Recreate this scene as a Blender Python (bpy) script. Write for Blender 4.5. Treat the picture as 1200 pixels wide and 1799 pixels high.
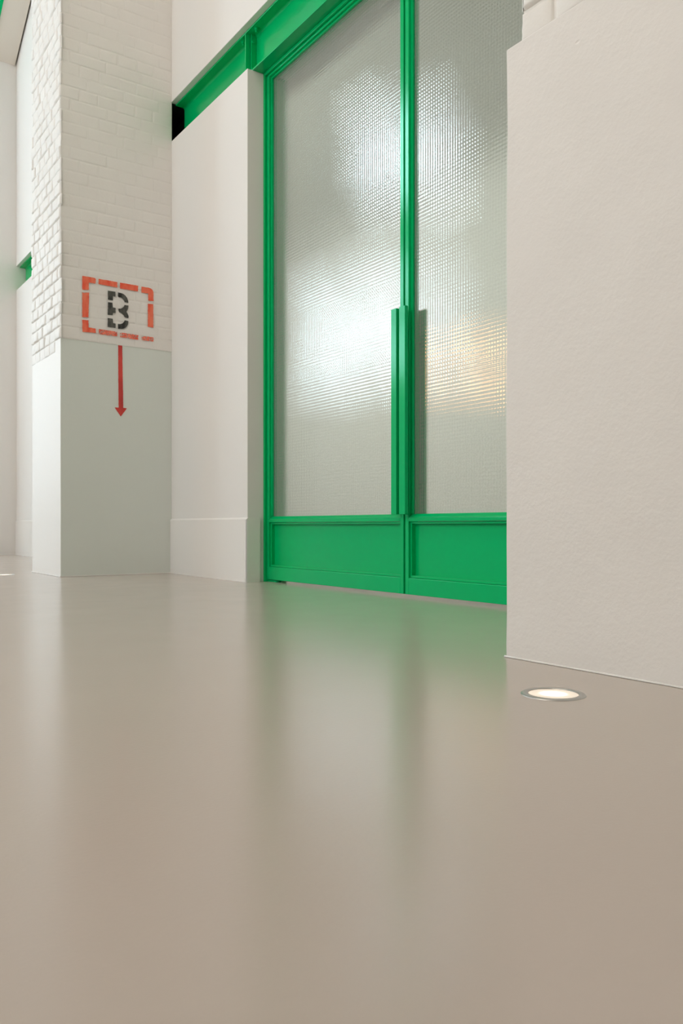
import bpy, bmesh, math, random
from mathutils import Vector, noise
random.seed(7)
for o in list(bpy.data.objects): bpy.data.objects.remove(o)
sc = bpy.context.scene
COL = sc.collection

# ------------------------------------------------------------------ camera
ANG = math.atan(1002 / 1450)
cam = bpy.data.cameras.new('camera')
cam.sensor_fit = 'HORIZONTAL'; cam.sensor_width = 36.0
cam.lens = 1450 / 1200 * 36.0
cam.shift_y = (924 - 899.5) / 1200
cam.clip_start = 0.02
co = bpy.data.objects.new('camera', cam); COL.objects.link(co)
co.location = (0, 0, 0.32)
co.rotation_euler = (math.pi / 2, 0, -ANG)
sc.camera = co

# ------------------------------------------------------------------ view, world
sc.view_settings.view_transform = 'Standard'
sc.view_settings.look = 'None'
sc.view_settings.gamma = 1.0
sc.view_settings.use_curve_mapping = False
sc.view_settings.exposure = 0.06
w = bpy.data.worlds.new('world'); sc.world = w; w.use_nodes = True
w.node_tree.nodes['Background'].inputs[0].default_value = (0.8, 0.9, 1.0, 1)
w.node_tree.nodes['Background'].inputs[1].default_value = 0.8

# light strengths (radiance of the things that give off light)
L_WIN_HIGH = 20.0     # high window of the hall
L_WIN_LOW = 9.5      # wide low window of the hall
L_WIN_NEAR = 2.8     # window opposite the middle pier
L_ADDED_SIDE = 4.6     # added unseen window that lights the right pier
L_END = 9.0          # glazed end of the hall
L_WARM = 14.0         # warm lit office windows
L_CEIL = 9.5         # ceiling light panels of the hall
L_ROOM = 4.3         # added unseen panels that brighten the room behind the doors
C_DAY = (0.75, 0.90, 1.0); C_CEIL = (1.0, 0.89, 0.78); C_WARM = (1.0, 0.55, 0.25)
C_ROOM = (1.0, 0.97, 0.91)

# ------------------------------------------------------------------ materials
def new_mat(name):
    m = bpy.data.materials.new(name); m.use_nodes = True
    nt = m.node_tree
    return m, nt, nt.nodes['Principled BSDF']

def paint(name, col, rough=0.6, spec=0.5, bump=((60, 0.0004),), var=0.0, vscale=1.5, pits=None):
    m, nt, p = new_mat(name)
    N, Lk = nt.nodes, nt.links
    p.inputs['Roughness'].default_value = rough
    p.inputs['Specular IOR Level'].default_value = spec
    geo = N.new('ShaderNodeNewGeometry')
    if var:
        n = N.new('ShaderNodeTexNoise'); n.inputs['Scale'].default_value = vscale; n.inputs['Detail'].default_value = 4
        Lk.new(geo.outputs['Position'], n.inputs['Vector'])
        mp = N.new('ShaderNodeMix'); mp.data_type = 'RGBA'
        mp.inputs[6].default_value = (*[c * (1 - var) for c in col], 1)
        mp.inputs[7].default_value = (*[min(1, c * (1 + var)) for c in col], 1)
        Lk.new(n.outputs['Fac'], mp.inputs[0]); Lk.new(mp.outputs[2], p.inputs['Base Color'])
    else:
        p.inputs['Base Color'].default_value = (*col, 1)
    total = None
    for sca, h in bump:
        n = N.new('ShaderNodeTexNoise'); n.inputs['Scale'].default_value = sca; n.inputs['Detail'].default_value = 3
        Lk.new(geo.outputs['Position'], n.inputs['Vector'])
        k = N.new('ShaderNodeMath'); k.operation = 'MULTIPLY'; k.inputs[1].default_value = h
        Lk.new(n.outputs['Fac'], k.inputs[0])
        if total is None: total = k.outputs[0]
        else:
            a = N.new('ShaderNodeMath'); a.operation = 'ADD'
            Lk.new(total, a.inputs[0]); Lk.new(k.outputs[0], a.inputs[1]); total = a.outputs[0]
    if pits:
        sca, h, thr = pits
        mpg = N.new('ShaderNodeMapping'); mpg.inputs['Scale'].default_value = (1, 0.6, 1.1)
        Lk.new(geo.outputs['Position'], mpg.inputs[0])
        v = N.new('ShaderNodeTexVoronoi'); v.inputs['Scale'].default_value = sca
        Lk.new(mpg.outputs[0], v.inputs['Vector'])
        r = N.new('ShaderNodeMapRange'); r.inputs[1].default_value = 0.0; r.inputs[2].default_value = thr
        r.inputs[3].default_value = -h; r.inputs[4].default_value = 0.0
        Lk.new(v.outputs['Distance'], r.inputs[0])
        # only where a second, large noise is high
        n2 = N.new('ShaderNodeTexNoise'); n2.inputs['Scale'].default_value = 5
        Lk.new(geo.outputs['Position'], n2.inputs['Vector'])
        g = N.new('ShaderNodeMapRange'); g.inputs[1].default_value = 0.5; g.inputs[2].default_value = 0.62
        Lk.new(n2.outputs['Fac'], g.inputs[0])
        k = N.new('ShaderNodeMath'); k.operation = 'MULTIPLY'
        Lk.new(r.outputs[0], k.inputs[0]); Lk.new(g.outputs[0], k.inputs[1])
        a = N.new('ShaderNodeMath'); a.operation = 'ADD'
        Lk.new(total, a.inputs[0]); Lk.new(k.outputs[0], a.inputs[1]); total = a.outputs[0]
    if total is not None:
        b = N.new('ShaderNodeBump'); b.inputs['Distance'].default_value = 1.0; b.inputs['Strength'].default_value = 1.0
        Lk.new(total, b.inputs['Height']); Lk.new(b.outputs[0], p.inputs['Normal'])
    return m

WALL = (0.79, 0.765, 0.73)
M_WALL = paint('smooth_wall_paint', WALL, 0.55, 0.3, ((25, 0.0006),), var=0.015)
M_PLASTER = paint('rough_plaster_paint', WALL, 0.6, 0.3, ((3, 0.006), (22, 0.0017), (140, 0.0005)), var=0.03, vscale=3, pits=(11, 0.004, 0.06))
M_PIER = paint('pier_plaster_paint', (0.70, 0.74, 0.69), 0.6, 0.3, ((4, 0.003), (30, 0.0008)), var=0.02)
M_BRICK = paint('painted_brick', (0.80, 0.775, 0.735), 0.5, 0.35, ((18, 0.0012), (90, 0.0005)), var=0.03, vscale=6)
M_CEIL = paint('ceiling_paint', (0.46, 0.44, 0.40), 0.8, 0.2, ())
M_GREEN = paint('green_paint', (0.0002, 0.47, 0.14), 0.14, 0.32, ((40, 0.00004),))
M_GREEN.node_tree.nodes['Principled BSDF'].inputs['Specular Tint'].default_value = (0.35, 1.0, 0.9, 1)
M_SKIRT = paint('skirting_paint', (0.81, 0.785, 0.745), 0.45, 0.35, ((25, 0.0004),))
M_BLACKP = None

def floor_mat():
    m, nt, p = new_mat('poured_resin_floor'); N, Lk = nt.nodes, nt.links
    geo = N.new('ShaderNodeNewGeometry')
    n = N.new('ShaderNodeTexNoise'); n.inputs['Scale'].default_value = 2.2; n.inputs['Detail'].default_value = 6
    Lk.new(geo.outputs['Position'], n.inputs['Vector'])
    mx = N.new('ShaderNodeMix'); mx.data_type = 'RGBA'
    mx.inputs[6].default_value = (0.49, 0.425, 0.372, 1); mx.inputs[7].default_value = (0.515, 0.448, 0.392, 1)
    Lk.new(n.outputs['Fac'], mx.inputs[0]); Lk.new(mx.outputs[2], p.inputs['Base Color'])
    n2 = N.new('ShaderNodeTexNoise'); n2.inputs['Scale'].default_value = 6; n2.inputs['Detail'].default_value = 8
    Lk.new(geo.outputs['Position'], n2.inputs['Vector'])
    r = N.new('ShaderNodeMapRange'); r.inputs[3].default_value = 0.175; r.inputs[4].default_value = 0.215
    Lk.new(n2.outputs['Fac'], r.inputs[0]); Lk.new(r.outputs[0], p.inputs['Roughness'])
    p.inputs['Specular IOR Level'].default_value = 0.5
    n3 = N.new('ShaderNodeTexNoise'); n3.inputs['Scale'].default_value = 160; n3.inputs['Detail'].default_value = 2
    Lk.new(geo.outputs['Position'], n3.inputs['Vector'])
    b = N.new('ShaderNodeBump'); b.inputs['Distance'].default_value = 0.00012
    Lk.new(n3.outputs['Fac'], b.inputs['Height']); Lk.new(b.outputs[0], p.inputs['Normal'])
    return m
M_FLOOR = floor_mat()

def emit(name, col, s):
    m = bpy.data.materials.new(name); m.use_nodes = True
    nt = m.node_tree; nt.nodes.clear()
    e = nt.nodes.new('ShaderNodeEmission'); o = nt.nodes.new('ShaderNodeOutputMaterial')
    e.inputs[0].default_value = (*col, 1); e.inputs[1].default_value = s
    nt.links.new(e.outputs[0], o.inputs[0]); return m

def simple(name, col, rough=0.5, metal=0.0, spec=0.5):
    m, nt, p = new_mat(name)
    p.inputs['Base Color'].default_value = (*col, 1); p.inputs['Roughness'].default_value = rough
    p.inputs['Metallic'].default_value = metal; p.inputs['Specular IOR Level'].default_value = spec
    n = nt.nodes.new('ShaderNodeTexNoise'); n.inputs['Scale'].default_value = 30
    r = nt.nodes.new('ShaderNodeMapRange'); r.inputs[3].default_value = rough * 0.9; r.inputs[4].default_value = rough * 1.1
    nt.links.new(n.outputs['Fac'], r.inputs[0]); nt.links.new(r.outputs[0], p.inputs['Roughness'])
    return m
M_STEEL = simple('brushed_steel', (0.52, 0.52, 0.50), 0.3, 1.0)
M_DARKGAP = simple('dark_seal_and_slot_shade', (0.004, 0.012, 0.006), 0.8)  # seal between the door leaves; also paints the shade in the beam slot
M_ROOMWALL = simple('room_wall_paint', (0.72, 0.73, 0.69), 0.8)
M_ROOMCEIL = simple('room_ceiling_paint', (0.40, 0.42, 0.37), 0.8)
M_ROOMFLOOR = simple('room_floor', (0.40, 0.28, 0.21), 0.35)
M_FRAME = simple('window_frame_paint', (0.6, 0.6, 0.58), 0.5)

def glass_mat():
    # pressed grid glass: both faces carry a square grid of shallow lens cells, 16 mm apart
    m = bpy.data.materials.new('pressed_grid_glass'); m.use_nodes = True
    nt = m.node_tree; nt.nodes.clear(); N, Lk = nt.nodes, nt.links
    out = N.new('ShaderNodeOutputMaterial')
    geo = N.new('ShaderNodeNewGeometry')
    sep = N.new('ShaderNodeSeparateXYZ'); Lk.new(geo.outputs['Position'], sep.inputs[0])
    def wave(sock, amp, pitch):
        k = N.new('ShaderNodeMath'); k.operation = 'MULTIPLY'; k.inputs[1].default_value = 2 * math.pi / pitch
        Lk.new(sock, k.inputs[0])
        s = N.new('ShaderNodeMath'); s.operation = 'SINE'; Lk.new(k.outputs[0], s.inputs[0])
        a = N.new('ShaderNodeMath'); a.operation = 'MULTIPLY'; a.inputs[1].default_value = amp
        Lk.new(s.outputs[0], a.inputs[0]); return a.outputs[0]
    cy = wave(sep.outputs['Y'], 0.037, 0.016); cz = wave(sep.outputs['Z'], 0.037, 0.016)
    cmb = N.new('ShaderNodeCombineXYZ'); Lk.new(cy, cmb.inputs[1]); Lk.new(cz, cmb.inputs[2])
    add = N.new('ShaderNodeVectorMath'); add.operation = 'ADD'
    Lk.new(geo.outputs['Normal'], add.inputs[0]); Lk.new(cmb.outputs[0], add.inputs[1])
    nrm = N.new('ShaderNodeVectorMath'); nrm.operation = 'NORMALIZE'; Lk.new(add.outputs[0], nrm.inputs[0])
    fr = N.new('ShaderNodeFresnel'); fr.inputs[0].default_value = 1.8; Lk.new(nrm.outputs[0], fr.inputs['Normal'])
    gl = N.new('ShaderNodeBsdfGlossy'); gl.inputs['Roughness'].default_value = 0.02; Lk.new(nrm.outputs[0], gl.inputs['Normal'])
    rf = N.new('ShaderNodeBsdfRefraction'); rf.inputs['IOR'].default_value = 1.45; rf.inputs['Roughness'].default_value = 0.16
    rf.inputs['Color'].default_value = (0.93, 0.97, 0.95, 1); Lk.new(nrm.outputs[0], rf.inputs['Normal'])
    df = N.new('ShaderNodeBsdfDiffuse'); df.inputs['Color'].default_value = (0.68, 0.72, 0.66, 1); Lk.new(nrm.outputs[0], df.inputs['Normal'])
    m1 = N.new('ShaderNodeMixShader')
    # the pressed cells are a little milkier at their centres than along the ridges
    ph = []
    for ax in ('Y', 'Z'):
        k = N.new('ShaderNodeMath'); k.operation = 'MULTIPLY'; k.inputs[1].default_value = 2 * math.pi / 0.016
        Lk.new(sep.outputs[ax], k.inputs[0])
        c = N.new('ShaderNodeMath'); c.operation = 'COSINE'; Lk.new(k.outputs[0], c.inputs[0]); ph.append(c)
    sm = N.new('ShaderNodeMath'); sm.operation = 'ADD'; Lk.new(ph[0].outputs[0], sm.inputs[0]); Lk.new(ph[1].outputs[0], sm.inputs[1])
    mr = N.new('ShaderNodeMapRange'); mr.inputs[1].default_value = -2; mr.inputs[2].default_value = 2
    mr.inputs[3].default_value = 0.14; mr.inputs[4].default_value = 0.34
    Lk.new(sm.outputs[0], mr.inputs[0]); Lk.new(mr.outputs[0], m1.inputs[0])
    Lk.new(rf.outputs[0], m1.inputs[1]); Lk.new(df.outputs[0], m1.inputs[2])
    m2 = N.new('ShaderNodeMixShader'); Lk.new(fr.outputs[0], m2.inputs[0])
    Lk.new(m1.outputs[0], m2.inputs[1]); Lk.new(gl.outputs[0], m2.inputs[2])
    Lk.new(m2.outputs[0], out.inputs[0]); return m
M_GLASS = glass_mat()
def glass_back_mat():
    # smooth clear back and edges of the pane
    m, nt, p = new_mat('clear_glass_back')
    p.inputs['Transmission Weight'].default_value = 1.0; p.inputs['IOR'].default_value = 1.45
    p.inputs['Roughness'].default_value = 0.16; p.inputs['Base Color'].default_value = (0.93, 0.98, 0.95, 1)
    return m
M_GLASS_BACK = glass_back_mat()

def stencil_mat(name, c1, c2, worn=0.0, scale=(30, 30, 12)):
    # c1/c2: thin and thick strokes of the same paint; worn: how much wall shows through
    m, nt, p = new_mat(name); N, Lk = nt.nodes, nt.links
    geo = N.new('ShaderNodeNewGeometry')
    mp = N.new('ShaderNodeMapping'); mp.inputs['Scale'].default_value = scale
    Lk.new(geo.outputs['Position'], mp.inputs[0])
    n = N.new('ShaderNodeTexNoise'); n.inputs['Scale'].default_value = 1; n.inputs['Detail'].default_value = 5
    Lk.new(mp.outputs[0], n.inputs['Vector'])
    cr = N.new('ShaderNodeValToRGB')
    cr.color_ramp.elements[0].position = 0.38; cr.color_ramp.elements[0].color = (*c1, 1)
    cr.color_ramp.elements[1].position = 0.62; cr.color_ramp.elements[1].color = (*c2, 1)
    Lk.new(n.outputs['Fac'], cr.inputs[0]); Lk.new(cr.outputs[0], p.inputs['Base Color'])
    p.inputs['Roughness'].default_value = 0.6
    if worn:
        n2 = N.new('ShaderNodeTexNoise'); n2.inputs['Scale'].default_value = 70; n2.inputs['Detail'].default_value = 6
        n2.inputs['Roughness'].default_value = 0.7
        Lk.new(geo.outputs['Position'], n2.inputs['Vector'])
        r = N.new('ShaderNodeMapRange'); r.inputs[1].default_value = worn - 0.04; r.inputs[2].default_value = worn + 0.04
        r.clamp = True
        Lk.new(n2.outputs['Fac'], r.inputs[0]); Lk.new(r.outputs[0], p.inputs['Alpha'])
    return m
M_RED = stencil_mat('red_stencil_paint', (0.84, 0.10, 0.045), (0.90, 0.21, 0.11), 0.30)
M_REDW = stencil_mat('worn_red_stencil_paint', (0.82, 0.12, 0.06), (0.90, 0.26, 0.17), 0.46)
M_INK = stencil_mat('black_stencil_paint', (0.008, 0.009, 0.007), (0.10, 0.10, 0.085), 0.30)
M_ARROW = stencil_mat('dark_red_arrow_paint', (0.46, 0.03, 0.028), (0.68, 0.06, 0.045), 0.0, (6, 6, 5))

# ------------------------------------------------------------------ mesh helpers
def box(bm, x0, x1, y0, y1, z0, z1):
    vs = [bm.verts.new((x, y, z)) for x in (x0, x1) for y in (y0, y1) for z in (z0, z1)]
    for f in ((0, 1, 3, 2), (4, 6, 7, 5), (0, 4, 5, 1), (2, 3, 7, 6), (0, 2, 6, 4), (1, 5, 7, 3)):
        bm.faces.new([vs[i] for i in f])

def prism(bm, pts, axis, a0, a1):
    """extrude a closed 2-D outline along axis: 'x' (pts=(y,z)), 'y' (pts=(x,z)), 'z' (pts=(x,y))"""
    def mk(p, a):
        return {'x': (a, p[0], p[1]), 'y': (p[0], a, p[1]), 'z': (p[0], p[1], a)}[axis]
    A = [bm.verts.new(mk(p, a0)) for p in pts]; B = [bm.verts.new(mk(p, a1)) for p in pts]
    bm.faces.new(A); bm.faces.new(B[::-1])
    n = len(pts)
    for i in range(n): bm.faces.new((A[i], B[i], B[(i + 1) % n], A[(i + 1) % n]))

def cyl(bm, c, r, h, axis='z', n=32):
    pts = [(r * math.cos(2 * math.pi * i / n), r * math.sin(2 * math.pi * i / n)) for i in range(n)]
    cx, cy, cz = c
    if axis == 'z': prism(bm, [(cx + a, cy + b) for a, b in pts], 'z', cz, cz + h)
    if axis == 'x': prism(bm, [(cy + a, cz + b) for a, b in pts], 'x', cx, cx + h)
    if axis == 'y': prism(bm, [(cx + a, cz + b) for a, b in pts], 'y', cy, cy + h)

def lathe(bm, c, prof, n=64):
    rings = []
    for r, z in prof:
        rings.append([bm.verts.new((c[0] + r * math.cos(2 * math.pi * i / n), c[1] + r * math.sin(2 * math.pi * i / n), c[2] + z)) for i in range(n)] if r > 1e-6
                     else [bm.verts.new((c[0], c[1], c[2] + z))])
    for a, b in zip(rings, rings[1:]):
        for i in range(n):
            j = (i + 1) % n
            if len(a) == 1: bm.faces.new((a[0], b[i], b[j]))
            elif len(b) == 1: bm.faces.new((a[i], b[0], a[j]))
            else: bm.faces.new((a[i], b[i], b[j], a[j]))

def obj(name, bm, mat, parent=None, bevel=0.0, smooth=False, recalc=True):
    if recalc: bmesh.ops.recalc_face_normals(bm, faces=bm.faces)
    me = bpy.data.meshes.new(name); bm.to_mesh(me); bm.free()
    o = bpy.data.objects.new(name, me); COL.objects.link(o)
    me.materials.append(mat)
    if smooth:
        for f in me.polygons: f.use_smooth = True
    if parent: o.parent = parent; o.matrix_parent_inverse = parent.matrix_world.inverted()
    if bevel:
        md = o.modifiers.new('bevel', 'BEVEL'); md.width = bevel; md.segments = 2; md.limit_method = 'ANGLE'
    return o

def boxes(name, lst, mat, parent=None, bevel=0.0):
    bm = bmesh.new()
    for b in lst: box(bm, *b)
    return obj(name, bm, mat, parent, bevel)

def tag(o, label=None, cat=None, group=None, kind=None):
    if label: o['label'] = label
    if cat: o['category'] = cat
    if group: o['group'] = group
    if kind: o['kind'] = kind
    return o

def empty(name, loc):
    o = bpy.data.objects.new(name, None); COL.objects.link(o)
    o.location = loc; o.empty_display_size = 0.1
    bpy.context.view_layer.update()
    return o

def struct(o, label, cat): return tag(o, label, cat, kind='structure')

# ------------------------------------------------------------------ key planes (metres)
XP = 1.490       # front of the piers
XW = 2.230       # wall face in the bays
ZB = 1.500       # top of the smooth plaster on the piers
Z1, Z2 = 2.925, 3.190   # slot in the wall that carries the green beam
DY0, DY1 = 1.640, 4.165 # door opening
P0, P1 = 5.247, 5.930   # middle pier
Q0 = 9.550              # far pier
H = 8.0
XO = -3.2               # opposite wall

# ------------------------------------------------------------------ floor, ceiling
fl = boxes('floor', [(XO - 0.3, 3.2, -6, 20.3, -0.1, 0.0)], M_FLOOR); struct(fl, 'glossy beige-grey poured resin floor of the hall', 'floor')
ce = boxes('ceiling', [(XO - 0.3, 2.5, -6, 20.3, H, H + 0.2)], M_CEIL); struct(ce, 'plain ceiling high above the hall', 'ceiling')

# ------------------------------------------------------------------ brick faces
def brick_face(bm, origin, du, dn, L, z0, z1, prot, jit, seed, zig=(0.0, 0.0), course=0.0756, headers=False):
    """painted brickwork laid in header and stretcher courses; one rounded, uneven slab per brick.
    origin: xyz of the left end of the wall face; du: unit vector along; dn: unit outward normal"""
    rnd = random.Random(seed); du = Vector(du); dn = Vector(dn); O = Vector(origin)
    n = int((z1 - z0) / course + 1e-6); j = 0.006
    for k in range(n):
        za = z0 + k * course; zb = za + course
        ln = 0.122 if k % 2 == 0 else 0.236
        off = 0.0 if k % 2 == 0 else 0.061 if (k // 2) % 2 == 0 else 0.061 + 0.118
        if headers: ln = 0.116; off = 0.058 * (k % 2)
        a = -off
        while a < L - 1e-4:
            s = max(0.0, a); e = min(L, a + ln + rnd.uniform(-.006, .006))
            if L - e < 0.03: e = L
            a = e
            if e - s < 0.02: continue
            ss = s - (rnd.uniform(0, zig[0]) if s == 0 else 0); ee = e + (rnd.uniform(0, zig[1]) if e == L else 0)
            p = prot * rnd.uniform(0.45, 1.0)
            tilt = rnd.uniform(-1, 1) * jit; tz = rnd.uniform(-1, 1) * jit
            us = [ss + j * .5, ss + j * 1.1, ss + j * 1.9] + [ss + (ee - ss) * t for t in (.35, .65)] + [ee - j * 1.9, ee - j * 1.1, ee - j * .5]
            zs = [za + j * .5, za + j * 1.1, za + j * 1.9, (za + zb) / 2, zb - j * 1.9, zb - j * 1.1, zb - j * .5]
            lev = [0.0, 0.72, 1.0]
            grid = []
            for iu, uu in enumerate(us):
                row = []
                for iz, zz in enumerate(zs):
                    m_ = min(iu, iz, len(us) - 1 - iu, len(zs) - 1 - iz)
                    d = p * lev[min(m_, 2)]
                    if m_ > 0:
                        d += tilt * ((uu - ss) / (ee - ss) - .5) + tz * ((zz - za) / course - .5)
                        d += jit * 0.7 * noise.noise(Vector((uu * 30 + seed, zz * 30, k)))
                        d = min(max(d, 0.0004), prot * 1.15)
                    w1 = 0.0022 * noise.noise(Vector((uu * 18, zz * 18, seed + 5))) * (prot / 0.008 + .3)
                    w2 = 0.0022 * noise.noise(Vector((uu * 18, zz * 18, seed + 9))) * (prot / 0.008 + .3)
                    q = O + du * (uu + w1) + dn * d; q.z = zz + w2
                    row.append(bm.verts.new(q))
                grid.append(row)
            for x in range(len(us) - 1):
                for y in range(len(zs) - 1):
                    bm.faces.new((grid[x][y], grid[x + 1][y], grid[x + 1][y + 1], grid[x][y + 1]))

def grid_plane(bm, origin, du, L, z0, z1, step, amp, dn, seed, edge=0.0):
    """plaster coat with slight unevenness"""
    du = Vector(du); dn = Vector(dn); O = Vector(origin)
    nu = max(1, round(L / step)); nz = max(1, round((z1 - z0) / step)); g = []
    for i in range(nu + 1):
        r = []
        for k in range(nz + 1):
            u = L * i / nu; z = z0 + (z1 - z0) * k / nz
            p = O + du * u; p.z = z
            d = amp * noise.noise(Vector((u * 3, z * 3, seed))) + amp * .5 * noise.noise(Vector((u * 9, z * 9, seed)))
            r.append(bm.verts.new(p + dn * d))
        g.append(r)
    for i in range(nu):
        for k in range(nz): bm.faces.new((g[i][k], g[i + 1][k], g[i + 1][k + 1], g[i][k + 1]))

# ------------------------------------------------------------------ near pier (right)
wr = empty('wall_right', (1.9, -0.8, 0)); struct(wr, 'broad cream pier at right, rough plaster below and painted brick above', 'wall')
def solid_plaster(name, x0, x1, y0, y1, z0, z1, mat, parent, amp=0.0012, step=0.04):
    bm = bmesh.new(); box(bm, x0, x1, y0, y1, z0, z1)
    bmesh.ops.recalc_face_normals(bm, faces=bm.faces)
    # subdivide the long faces and make them slightly uneven
    for ax, n in ((0, max(1, round((x1 - x0) / step))), (1, max(1, round((y1 - y0) / step))), (2, max(1, round((z1 - z0) / step)))):
        ed = [e for e in bm.edges if abs((e.verts[0].co - e.verts[1].co)[ax]) > 1e-6 and
              sum(abs((e.verts[0].co - e.verts[1].co)[q]) < 1e-6 for q in range(3) if q != ax) == 2 and abs((e.verts[0].co - e.verts[1].co)[ax]) > step * 1.5]
        if n > 1 and ed: bmesh.ops.subdivide_edges(bm, edges=ed, cuts=n - 1, use_grid_fill=True)
    for v in bm.verts:
        if abs(v.co.z - z0) < 1e-5 or abs(v.co.z - z1) < 1e-5: k = .3
        else: k = 1
        nv = noise.noise_vector(Vector((v.co.x * 3, v.co.y * 3, v.co.z * 3))) + 0.5 * noise.noise_vector(Vector(v.co) * 10)
        nv.z = 0 if k < 1 else nv.z
        v.co += Vector(nv) * amp * k
    return obj(name, bm, mat, parent, bevel=0.003)
solid_plaster('plaster', 1.474, XW, -3.0, 1.427, -0.004, 1.480, M_PLASTER, wr, amp=0.0022)
bm = bmesh.new(); box(bm, 1.494, XW, -3.0, 1.388, 1.478, H); 
obj('masonry_core', bm, M_BRICK, wr)
bm = bmesh.new()
brick_face(bm, (1.494, -0.9, 0), (0, 1, 0), (-1, 0, 0), 2.288, 1.481, 4.6, 0.012, 0.004, 3, zig=(0, 0.008))
brick_face(bm, (1.488, 1.388, 0), (1, 0, 0), (0, 1, 0), 0.74, 1.481, 4.6, 0.009, 0.003, 4)
obj('brickwork', bm, M_BRICK, wr, smooth=True)
# a thin paint fillet where plaster meets the floor
bm = bmesh.new()
n_ = 90
A = []
for i in range(n_ + 1):
    y = -3.0 + 4.432 * i / n_
    dx = 0.0022 + 0.003 * noise.noise(Vector((y * 22, 0, 1)))
    A.append([bm.verts.new((1.4735 - dx, y, 0.0006)), bm.verts.new((1.4735 - dx * .6, y, 0.0025)), bm.verts.new((1.4735, y, 0.005)), bm.verts.new((1.476, y, 0.0006))])
for a, b in zip(A, A[1:]):
    for q in range(4): bm.faces.new((a[q], b[q], b[(q + 1) % 4], a[(q + 1) % 4]))
bm.faces.new(A[0]); bm.faces.new(A[-1][::-1])
obj('caulk_bead', bm, M_SKIRT, wr, smooth=True)

# ------------------------------------------------------------------ middle pier
wm = empty('wall_middle', (1.85, 5.6, 0)); struct(wm, 'white pier with coarse painted brick above smooth plaster, stencilled B on its side', 'wall')
pp = solid_plaster('plaster', XP, XW, P0 + 0.003, P1, -0.004, ZB, M_SKIRT, wm, amp=0.0009)
pp.data.materials.append(M_PIER)      # the side towards the doors is painted a grey-green, the front white
for f in pp.data.polygons: f.material_index = 1 if f.normal.y < -0.7 else 0
bm = bmesh.new(); box(bm, XP + 0.002, XW, P0, P1, ZB - 0.002, H); obj('masonry_core', bm, M_BRICK, wm)
bm = bmesh.new()
brick_face(bm, (XP + 0.002, P0 - 0.003, 0), (0, 1, 0), (-1, 0, 0), P1 - P0 + 0.003, ZB - 0.006, H - .05, 0.0125, 0.0042, 11, zig=(0.022, 0.008), headers=True)
brick_face(bm, (XP - 0.004, P0, 0), (1, 0, 0), (0, -1, 0), XW - XP + 0.004, ZB - 0.002, H - .05, 0.0022, 0.0008, 12)
# rough bed of brick at the foot of the front brick face
brick_face(bm, (XP + 0.001, P0 + 0.12, 0), (0, 1, 0), (-1, 0, 0), P1 - P0 - 0.12, ZB - 0.0756, ZB, 0.006, 0.002, 15, headers=True)
obj('brickwork', bm, M_BRICK, wm, smooth=True)
boxes('caulk_bead', [(XP - 0.004, XP + .002, P0 + .001, P1, 0.0005, 0.006), (XP - 0.004, XW, P0 - .001, P0 + .005, 0.0005, 0.006)], M_SKIRT, wm, bevel=0.001)

# ------------------------------------------------------------------ far pier and the hall's end
wf = empty('wall_left', (1.85, 10.0, 0)); struct(wf, 'farthest white pier at the left edge, beyond the bay with the short green beam', 'wall')
boxes('plaster', [(XP, 2.6, Q0, 10.25, -0.004, H)], M_WALL, wf)
we = boxes('wall_end', [(XO, 2.6, 20.0, 20.3, 0, H)], M_WALL); struct(we, 'end wall of the hall beyond the far pier', 'wall')
wq = boxes('wall_rear', [(XO, 2.6, -6.0, -5.7, 0, H)], M_WALL); struct(wq, 'wall behind the camera', 'wall')
wn = boxes('wall_near', [(1.49, 2.6, -5.7, -3.0, 0, H)], M_WALL); struct(wn, 'plain cream wall beyond the right pier, behind the camera', 'wall')
wx = boxes('wall_beyond', [(XW, 2.6, 10.25, 20.0, 0, H)], M_WALL); struct(wx, 'white wall continuing beyond the farthest pier', 'wall')

# ------------------------------------------------------------------ bay walls, with the slot for the beams
def bay(name, lower, y0, y1, label):
    e = empty(name, (XW + 0.1, (y0 + y1) / 2, 0)); struct(e, label, 'wall')
    boxes('lower_wall', [(XW, XW + 0.20 if False else 2.48, a, b, 0, Z1) for a, b in lower], M_WALL, e, bevel=0.0025)
    boxes('upper_wall', [(XW, 2.48, y0, y1, Z2, H)], M_WALL, e, bevel=0.0025)
    boxes('slot_back', [(2.41, 2.48, y0, y1, Z1, Z2)], M_WALL, e)
    return e
bay('wall_back', [(-3.0, DY0), (DY1 + 0.004, P0 + .02)], -3.0, P0 + .02, 'warm white wall panel of the door bay with the green beam set above it')
bay('wall_far', [(P1 - .02, Q0 + .01)], P1 - .02, Q0 + .01, 'bright white wall of the far bay between middle and farthest pier')
tp = boxes('wall_core', [(XW + 0.001, 2.48, P0 + .021, P1 - .021, 0, 2.92), (XW + 0.001, 2.48, P0 + .021, P1 - .021, 3.195, H), (XW + 0.002, 2.48, 5.62, 5.68, 2.92, 3.195)], M_WALL)  # last box is a plug added to keep the beam slot dark
struct(tp, 'masonry behind the middle pier, with an added plug that darkens the beam slot', 'wall')

cv = boxes('cavity_shade', [(2.40, 2.48, P0 + .021, 5.62, 2.9201, 3.1949), (XW + .003, 2.40, P0 + .021, 5.62, 3.189, 3.1949), (XW + .003, 2.40, 5.60, 5.62, 2.9201, 3.189)], M_DARKGAP, tp)  # near-black sheets that paint the shade at the beam's end

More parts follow.
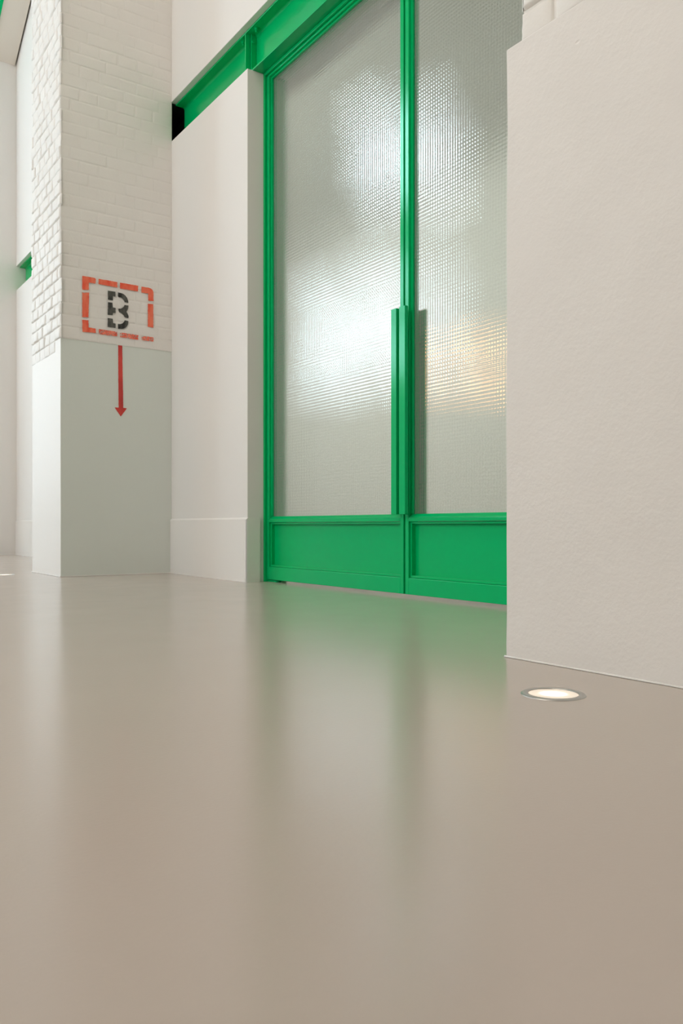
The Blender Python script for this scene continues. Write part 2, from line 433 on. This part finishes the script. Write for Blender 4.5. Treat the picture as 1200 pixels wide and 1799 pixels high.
# skirting boards
def skirting(name, segs, label):
    bm = bmesh.new()
    for pts, a0, a1 in segs: prism(bm, pts, 'y', a0, a1)
    o = obj(name, bm, M_SKIRT, None); return o
prof = [(XW, 0), (XW - 0.010, 0), (XW - 0.010, 0.358), (XW - 0.004, 0.366), (XW, 0.368)]
sk = skirting('baseboard_back', [(prof, 4.161, P0 + 0.002)], '')
bm = bmesh.new(); bm.from_mesh(sk.data)
prism(bm, [(XW - 0.010, 0), (2.306, 0), (2.306, 0.368), (XW - 0.002, 0.368), (XW - 0.010, 0.360)], 'y', 4.157, 4.1665)
bm.to_mesh(sk.data); bm.free()
struct(sk, 'flat white skirting board at the foot of the wall left of the green doors', 'skirting board')
sf = skirting('baseboard_far', [([(p[0], p[1] * 1.03) for p in prof], P1, Q0 - .002)], '')
struct(sf, 'pale skirting board in the far bay', 'skirting board')

# ------------------------------------------------------------------ green steel beams (I sections)
def i_profile(x0, z0, z1, wd=0.135, tf=0.010, tw=0.008, r=0.014):
    xc = x0 + wd / 2; pts = []
    def arc(cx, cz, a0, a1):
        return [(cx + r * math.cos(math.radians(a0 + (a1 - a0) * t / 4)), cz + r * math.sin(math.radians(a0 + (a1 - a0) * t / 4))) for t in range(5)]
    l, rr = xc - tw / 2, xc + tw / 2
    pts += [(x0, z0), (x0 + wd, z0), (x0 + wd, z0 + tf)]
    pts += arc(rr + r, z0 + tf + r, 270, 180) + arc(rr + r, z1 - tf - r, 180, 90)
    pts += [(x0 + wd, z1 - tf), (x0 + wd, z1), (x0, z1), (x0, z1 - tf)]
    pts += arc(l - r, z1 - tf - r, 90, 0) + arc(l - r, z0 + tf + r, 0, -90)
    pts += [(x0, z0 + tf)]
    return pts
XB = 2.265; ZB0, ZB1 = 2.926, 3.188
def beam(y0, y1, label, stiff=None):
    e = empty('steel_beam', (XB + .0675, (y0 + y1) / 2, ZB0)); tag(e, label, 'beam', 'green steel beams in the bay walls')
    bm = bmesh.new(); prism(bm, i_profile(XB, ZB0, ZB1), 'y', y0, y1)
    obj('beam_section', bm, M_GREEN, e, bevel=0.0012)
    if stiff:
        boxes('stiffener_plate', [(XB + 0.001, XB + 0.0635, stiff - 0.005, stiff + 0.005, ZB0 + .0102, ZB1 - .0102)], M_GREEN, e, bevel=0.001)
        boxes('stiffener_web', [(XB + 0.030, XB + 0.0635, stiff - 0.020, stiff - 0.0125, ZB0 + .0102, ZB1 - .0102)], M_GREEN, e, bevel=0.001)
        for yy in (stiff + 0.075, stiff - 0.085):
            bm = bmesh.new(); cyl(bm, (XB + 0.028, yy, ZB1 - .010 - .0135), 0.0135, 0.0133, n=6)
            cyl(bm, (XB + 0.028, yy, ZB1 - .010 - .024), 0.0075, 0.011, n=16)
            b = obj('bolt', bm, M_GREEN, e, bevel=0.0008)
            bm = bmesh.new(); cyl(bm, (XB + 0.028, yy, ZB1 - .010 - .0032), 0.0175, 0.003, n=24)
            obj('washer', bm, M_GREEN, b)
        bm = bmesh.new(); cyl(bm, (XB + 0.042, stiff - 0.0125 - .016, ZB1 - .052), 0.011, 0.016, axis='y', n=6)
        obj('bolt', bm, M_GREEN, e, bevel=0.0008)
    return e
beam(1.40, 5.262, 'long green steel I-beam over the glazed doors, bolted stiffener at the corner', stiff=4.262)
beam(5.95, Q0 - 0.003, 'short green steel beam end in the far bay, behind the middle pier')

# sloping soffit and green rafter high in the far bay
def slope_z(y): return 5.372 - 0.557 * (y - 9.604)
so = empty('trim_1', (2.0, 8.9, 5.4)); struct(so, 'sloping beige soffit at the top left beyond the middle pier', 'soffit')
bm = bmesh.new()
ya, yb = 7.3, Q0 - 0.002
prism(bm, [(ya, slope_z(ya)), (yb, slope_z(yb)), (yb, slope_z(yb) + 0.5), (ya, slope_z(ya) + 0.5)], 'x', 1.968, 2.214)
obj('soffit_panel', bm, paint('soffit_paint', (0.74, 0.68, 0.60), 0.6, 0.3, ()), so)
ra = empty('steel_rafter', (1.9, 8.9, 5.4)); tag(ra, 'green sloping steel rafter cut by the top left corner of the view', 'rafter')
bm = bmesh.new()
prism(bm, [(ya, slope_z(ya) - 0.012), (yb, slope_z(yb) - 0.012), (yb, slope_z(yb)), (ya, slope_z(ya))], 'x', 1.80, 1.9665)
obj('bottom_flange', bm, M_GREEN, ra)
bm = bmesh.new()
prism(bm, [(ya, slope_z(ya) + 0.0005), (yb, slope_z(yb) + 0.0005), (yb, slope_z(yb) + 0.24), (ya, slope_z(ya) + 0.24)], 'x', 1.87, 1.88)
obj('web', bm, M_GREEN, ra)

# ------------------------------------------------------------------ door frame and leaves
fr = empty('trim_2', (2.36, (DY0 + DY1) / 2, 0)); struct(fr, 'green steel frame lining the tall double doorway', 'door frame')
boxes('jamb', [(2.332, 2.479, 4.151, DY1 + .003, 0.0, 2.922)], M_GREEN, fr, bevel=0.0012)
boxes('jamb', [(2.332, 2.42, DY0, DY0 + .014, 0.0, 2.922)], M_GREEN, fr, bevel=0.0012)
boxes('head', [(2.332, 2.42, DY0 + .014, 4.151, 2.907, 2.9245)], M_GREEN, fr, bevel=0.0012)
pv = empty('floor_pivot', (2.375, 4.1, 0)); tag(pv, 'small rounded green pivot foot on the floor under the left door corner', 'door pivot')
bm = bmesh.new()
pts = [(2.352, 4.150), (2.352, 4.075)] + [(2.374 + 0.022 * math.cos(math.radians(a)), 4.075 - 0.022 * math.sin(math.radians(a))) for a in range(165, 0, -15)] + [(2.396, 4.075), (2.396, 4.150)]
prism(bm, pts, 'z', 0.0, 0.0105); obj('foot_plate', bm, M_GREEN, pv, bevel=0.0015)

XF = 2.345; XK = 2.400; ZD0, ZD1 = 0.0135, 2.904
ZGB, ZGT = 0.374, 2.885
def leaf(name, ylo, yhi, hy, label):
    """hy: (y0, y1) of the pull bar"""
    e = empty(name, (XF + .02, (ylo + yhi) / 2, 0)); struct(e, label, 'door')
    s = 0.024
    for a, b in ((ylo, ylo + s), (yhi - s, yhi)):
        boxes('stile', [(XF, XK, a, b, ZD0, ZD1)], M_GREEN, e, bevel=0.0012)
    a, b = ylo + s, yhi - s
    boxes('top_rail', [(XF, XK, a, b, ZD1 - 0.012, ZD1)], M_GREEN, e, bevel=0.0012)
    boxes('middle_rail', [(XF, XK, a, b, 0.3405, 0.3565)], M_GREEN, e, bevel=0.0015)
    boxes('bottom_rail', [(XF, XK, a, b, ZD0, 0.0875)], M_GREEN, e, bevel=0.0025)
    # stepped moulding round the kick panel
    bm = bmesh.new(); X1 = XF + 0.010; m = 0.011
    box(bm, X1, XK, a, b, 0.3405 - m, 0.3400); box(bm, X1, XK, a, b, 0.088, 0.088 + m)
    box(bm, X1, XK, a, a + m, 0.088 + m, 0.3405 - m); box(bm, X1, XK, b - m, b, 0.088 + m, 0.3405 - m)
    obj('panel_moulding', bm, M_GREEN, e, bevel=0.0012)
    boxes('kick_panel', [(XF + 0.030, XK - .006, a + m, b - m, 0.088 + m, 0.3405 - m)], M_GREEN, e)
    # glazing beads
    g = 0.012; X2 = XF + 0.013
    bm = bmesh.new()
    box(bm, X2, XF + 0.025, a, a + g, ZGB, ZGT - .0); box(bm, X2, XF + 0.025, b - g, b, ZGB, ZGT)
    box(bm, X2, XF + 0.025, a, b, ZGT - .004, ZD1 - 0.0122)
    prism(bm, [(XF + 0.004, 0.3567), (XF + 0.025, 0.3567), (XF + 0.025, ZGB), (XF + 0.020, ZGB), (XF + 0.004, 0.3600)], 'y', a, b)
    obj('glazing_bead', bm, M_GREEN, e, bevel=0.0008)
    bm = bmesh.new()
    for q in ((XF + .034, XK, a, a + g, ZGB, ZGT), (XF + .034, XK, b - g, b, ZGB, ZGT), (XF + .034, XK, a, b, ZGT, ZD1 - .0122), (XF + .034, XK, a, b, .3567, ZGB)): box(bm, *q)
    obj('inner_glazing_bead', bm, M_GREEN, e)
    gp = boxes('glass_pane', [(XF + 0.0262, XF + 0.0328, a + .002, b - .002, .362, ZD1 - .014)], M_GLASS, e)
    gp.data.materials.append(M_GLASS_BACK)
    for f in gp.data.polygons: f.material_index = 0 if f.normal.x < -0.5 else 1
    # pull handles, outside and inside
    yc = ylo + s / 2 if (hy[0] + hy[1]) / 2 < (ylo + yhi) / 2 else yhi - s / 2
    for out in (True, False):
        x0, x1 = (2.308, 2.326) if out else (2.428, 2.440)
        hd = boxes('handle' if out else 'inner_handle', [(x0, x1, hy[0], hy[1], 0.372, 1.298)], M_GREEN, e, bevel=0.0012)
        for zz in (0.50, 1.16):
            sx = (2.3262, XF - .0002) if out else (XK + .0002, 2.4278)
            boxes('standoff', [(sx[0], sx[1], yc - .008, yc + .008, zz - .012, zz + .012)], M_GREEN, hd)
    return e
d1 = leaf('door_1', 2.902, 4.1475, (2.908, 2.946), 'left leaf of the tall green double door, grid glass over a green kick panel')
d2 = leaf('door_2', DY0 + .017, 2.890, (2.846, 2.888), 'right leaf of the tall green double door, partly hidden by the right pier')
ast = boxes('astragal', [(XF + .03, XK - .002, 2.8905, 2.9015, ZD0 + .002, ZD1)], M_DARKGAP, d1)

# ------------------------------------------------------------------ stencilled sign and arrow on the side of the middle pier
YS = P0 - 0.0072
def flat(name, pts, mat, parent, y=YS, th=0.0005, wob=0.0):
    bm = bmesh.new()
    out = []
    n = len(pts)
    rnd = random.Random(hash(round(pts[0][0] * 1000)) % 999)
    for i in range(n):
        a, b = pts[i], pts[(i + 1) % n]
        L = math.hypot(b[0] - a[0], b[1] - a[1]); k = max(1, int(L / 0.006)) if wob else 1
        for t in range(k):
            q = (a[0] + (b[0] - a[0]) * t / k, a[1] + (b[1] - a[1]) * t / k)
            out.append((q[0] + rnd.uniform(-wob, wob), q[1] + rnd.uniform(-wob, wob)))
    A = [bm.verts.new((p[0], y, p[1])) for p in out]; B = [bm.verts.new((p[0], y + th, p[1])) for p in out]
    bm.faces.new(A); bm.faces.new(B[::-1]); m_ = len(out)
    for i in range(m_): bm.faces.new((A[i], B[i], B[(i + 1) % m_], A[(i + 1) % m_]))
    return obj(name, bm, mat, parent)
sg = empty('stencil_sign', (1.86, YS, 1.55)); tag(sg, 'stencilled black B inside a broken red rectangle painted on the white brick', 'painted sign')
RED = [
 ([(1.623, 1.906), (1.701, 1.907), (1.709, 1.901), (1.708, 1.871), (1.665, 1.870), (1.664, 1.824), (1.623, 1.818)], 0),
 ([(1.727, 1.905), (1.850, 1.905), (1.850, 1.869), (1.727, 1.871)], 0),
 ([(1.869, 1.904), (1.991, 1.904), (1.990, 1.866), (1.869, 1.866)], 0),
 ([(2.014, 1.902), (2.060, 1.903), (2.080, 1.900), (2.091, 1.893), (2.097, 1.879), (2.097, 1.819), (2.061, 1.817), (2.061, 1.864), (2.014, 1.863)], 0),
 ([(1.623, 1.803), (1.634, 1.799), (1.645, 1.803), (1.666, 1.807), (1.662, 1.648), (1.623, 1.645)], 0),
 ([(2.058, 1.795), (2.096, 1.798), (2.096, 1.642), (2.058, 1.643)], 1),
 ([(1.623, 1.628), (1.661, 1.629), (1.663, 1.585), (1.709, 1.583), (1.709, 1.554), (1.624, 1.552)], 0),
 ([(1.730, 1.583), (1.849, 1.582), (1.850, 1.552), (1.730, 1.550)], 2),
 ([(1.869, 1.580), (1.992, 1.578), (1.992, 1.548), (1.869, 1.549)], 2),
 ([(2.014, 1.577), (2.097, 1.577), (2.097, 1.549), (2.014, 1.550)], 2)]
for pts, wn_ in RED: flat('red_dash', pts, M_REDW if wn_ == 2 else M_RED, sg, wob=0.0009)
def arcseg(cx, cz, ro, ri, a0, a1, sx=1.0, n=10):
    o_ = [(cx + sx * ro * math.cos(math.radians(a0 + (a1 - a0) * t / n)), cz + ro * math.sin(math.radians(a0 + (a1 - a0) * t / n))) for t in range(n + 1)]
    i_ = [(cx + sx * ri * math.cos(math.radians(a1 + (a0 - a1) * t / n)), cz + ri * math.sin(math.radians(a1 + (a0 - a1) * t / n))) for t in range(n + 1)]
    return o_ + i_
INK = [
 [(1.788, 1.839), (1.838, 1.840), (1.838, 1.809), (1.821, 1.808), (1.821, 1.781), (1.789, 1.780)],
 [(1.788, 1.765), (1.818, 1.766), (1.821, 1.735), (1.839, 1.735), (1.839, 1.703), (1.820, 1.701), (1.819, 1.684), (1.787, 1.683)],
 [(1.787, 1.662), (1.820, 1.662), (1.822, 1.634), (1.839, 1.633), (1.839, 1.605), (1.787, 1.605)],
 [(1.855, 1.838), (1.872, 1.838), (1.889, 1.835), (1.904, 1.826), (1.916, 1.812), (1.923, 1.797), (1.925, 1.781), (1.899, 1.781), (1.896, 1.792), (1.888, 1.802), (1.875, 1.808), (1.855, 1.810)],
 [(1.857, 1.733), (1.872, 1.734), (1.886, 1.742), (1.896, 1.755), (1.899, 1.764), (1.925, 1.763), (1.924, 1.748), (1.919, 1.735), (1.911, 1.722), (1.920, 1.709), (1.926, 1.694), (1.926, 1.681), (1.900, 1.682), (1.894, 1.694), (1.882, 1.705), (1.864, 1.711), (1.860, 1.722)],
 [(1.855, 1.633), (1.872, 1.635), (1.886, 1.642), (1.896, 1.655), (1.899, 1.663), (1.925, 1.662), (1.924, 1.646), (1.917, 1.629), (1.905, 1.615), (1.888, 1.606), (1.870, 1.603), (1.855, 1.603)]]
for i, pts in enumerate(INK): flat('letter_stroke', pts, M_INK, sg, wob=0.0007)
ar = flat('painted_arrow', [(1.859, 1.497), (1.886, 1.497), (1.889, 1.30), (1.893, 1.092), (1.917, 1.090), (1.876, 1.034), (1.835, 1.090), (1.862, 1.091), (1.860, 1.30)], M_ARROW, None, y=P0 + .0008, wob=0.0006)
tag(ar, 'dark red arrow painted below the B sign, pointing down the smooth plaster', 'painted arrow')

# ------------------------------------------------------------------ lights recessed in the floor
M_LENS = bpy.data.materials.new('frosted_lit_lens'); M_LENS.use_nodes = True
nt = M_LENS.node_tree; N, Lk = nt.nodes, nt.links; p = N['Principled BSDF']
p.inputs['Base Color'].default_value = (0.75, 0.68, 0.58, 1); p.inputs['Roughness'].default_value = 0.3
tc = N.new('ShaderNodeTexCoord'); ln_ = N.new('ShaderNodeVectorMath'); ln_.operation = 'LENGTH'
Lk.new(tc.outputs['Object'], ln_.inputs[0])
cr = N.new('ShaderNodeValToRGB')
cr.color_ramp.elements[0].position = 0.012; cr.color_ramp.elements[0].color = (1, 1, 1, 1)
cr.color_ramp.elements[1].position = 0.030; cr.color_ramp.elements[1].color = (0.13, 0.13, 0.13, 1)
cr.color_ramp.interpolation = 'EASE'
Lk.new(ln_.outputs['Value'], cr.inputs[0])
k = N.new('ShaderNodeMath'); k.operation = 'MULTIPLY'; k.inputs[1].default_value = 3.2
Lk.new(cr.outputs[0], k.inputs[0]); Lk.new(k.outputs[0], p.inputs['Emission Strength'])
p.inputs['Emission Color'].default_value = (1.0, 0.84, 0.66, 1)
def floor_light(x, y, label):
    e = empty('floor_light', (x, y, 0)); tag(e, label, 'floor light', 'round uplights set in the floor')
    bm = bmesh.new(); lathe(bm, (0, 0, 0), [(0.047, -0.004), (0.047, 0.0022), (0.052, 0.0028), (0.0575, 0.0024), (0.060, 0.0010), (0.0605, 0.0002), (0.0605, -0.004)])
    r = obj('trim_ring', bm, M_STEEL, None, smooth=True); r.parent = e; r['label'] = 'brushed steel ring'
    bm = bmesh.new(); lathe(bm, (0, 0, 0), [(0.0468, 0.0008), (0.03, 0.0014), (0.0, 0.0016)])
    l = obj('lens', bm, M_LENS, None, smooth=True); l.parent = e; l['label'] = 'frosted glowing lens'
    return e
floor_light(1.222, 1.061, 'round lit floor uplight with steel rim in front of the right pier')
floor_light(1.258, 5.689, 'small lit floor uplight cut by the left edge, beside the middle pier')

# ------------------------------------------------------------------ opposite wall with windows, ceiling lights
def window(n, y0, y1, z0, z1, mat, label, cols=2, rows=3, f=0.035):
    e = empty('window_%d' % n, (XO, (y0 + y1) / 2, z0)); struct(e, label, 'window')
    boxes('pane', [(XO + 0.001, XO + 0.006, y0, y1, z0, z1)], mat, e)
    L_ = []
    for i in range(cols + 1):
        y = y0 + (y1 - y0) * i / cols; L_.append((XO + 0.006, XO + .045, y - f / 2, y + f / 2, z0 - f / 2, z1 + f / 2))
    for i in range(rows + 1):
        z = z0 + (z1 - z0) * i / rows; L_.append((XO + 0.006, XO + .040, y0, y1, z - f / 2, z + f / 2))
    boxes('window_frame', L_, M_FRAME, e)
wo = boxes('wall_opposite', [(XO - 0.3, XO, -6, 20.3, 0, H)], M_WALL); struct(wo, 'long white wall of the hall facing the doors', 'wall')
window(1, 9.2, 10.3, 5.2, 6.7, emit('daylight_high', C_DAY, L_WIN_HIGH), 'high bright window facing the doors', 1, 2)
window(2, 9.0, 13.2, 2.5, 4.5, emit('daylight_low', C_DAY, L_WIN_LOW), 'wide bright window facing the doors', 3, 2, 0.22)
window(3, 4.0, 6.1, 1.0, 4.6, emit('daylight_near', C_DAY, L_WIN_NEAR), 'tall bright window facing the middle pier', 2, 3)
window(4, 0.0, 2.4, 2.0, 5.0, emit('added_side_light', (1.0, 0.93, 0.85), L_ADDED_SIDE), 'unseen tall window added behind the camera to light the right pier', 2, 3)  # added out of view to light the right pier from the front
window(5, 8.1, 8.85, 2.25, 2.75, emit('warm_office_light', C_WARM, L_WARM), 'warm lit office window', 1, 1)
window(6, 7.4, 7.9, 2.25, 2.75, emit('warm_office_light_b', C_WARM, L_WARM), 'narrow warm lit office window', 1, 1)
window(7, 15.0, 19.0, 0.8, 5.5, emit('daylight_end', C_DAY, L_END), 'large bright window at the far end of the hall', 3, 3)
M_PANEL = emit('warm_ceiling_light', C_CEIL, L_CEIL)
for y in (0.8, 4.4):
    e = empty('ceiling_light', (-0.8, y, H)); tag(e, 'square warm ceiling light panel of the hall, ' + ('nearest the right pier' if y < 2 else 'nearest the middle pier'), 'ceiling light', 'ceiling light panels of the hall')
    boxes('diffuser', [(-1.5, -0.1, y - .7, y + .7, H - 0.03, H - .001)], M_PANEL, e)

# ------------------------------------------------------------------ the room behind the doors
rb = empty('wall_room', (5, 4, 0)); struct(rb, 'pale walls of the room seen blurred through the door glass', 'wall')
boxes('shell', [(6.5, 6.7, -3, 12, 0, 4.4), (2.6, 6.5, -3.2, -3, 0, 4.4), (2.6, 6.5, 12, 12.2, 0, 4.4)], M_ROOMWALL, rb)
boxes('inner_leaf', [(2.481, 2.6, -3, DY0, 0, 4.4), (2.481, 2.6, DY1 + .9, 12, 0, 4.4), (2.481, 2.6, DY1, DY1 + .9, Z1, 4.4), (2.481, 2.6, DY0, DY1, Z1, 4.4)], M_ROOMWALL, rb)
r2 = boxes('ceiling_room', [(2.6, 6.7, -3.2, 12.2, 4.4, 4.5)], M_ROOMCEIL); struct(r2, 'ceiling of the room behind the doors', 'ceiling')
r3 = boxes('floor_room', [(3.2, 6.7, -3.2, 12.2, -0.1, 0.0)], M_ROOMFLOOR); struct(r3, 'floor of the room behind the doors', 'floor')
M_RP = emit('room_fill_light', C_ROOM, L_ROOM)  # glow of panels added out of view to brighten the room
for y0, y1, where in ((5.4, 8.0, 'left of the glass leaves'), (8.6, 11.2, 'farthest from the camera'), (-2.0, 0.6, 'behind the right pier')):
    e = empty('room_fill', (2.6, (y0 + y1) / 2, 2.2)); tag(e, 'added unseen fill panel inside the room behind the doors, ' + where, 'added fill panel', 'added fill panels behind the doors')
    boxes('diffuser', [(2.601, 2.63, y0, y1, 2.0, 3.9)], M_RP, e)
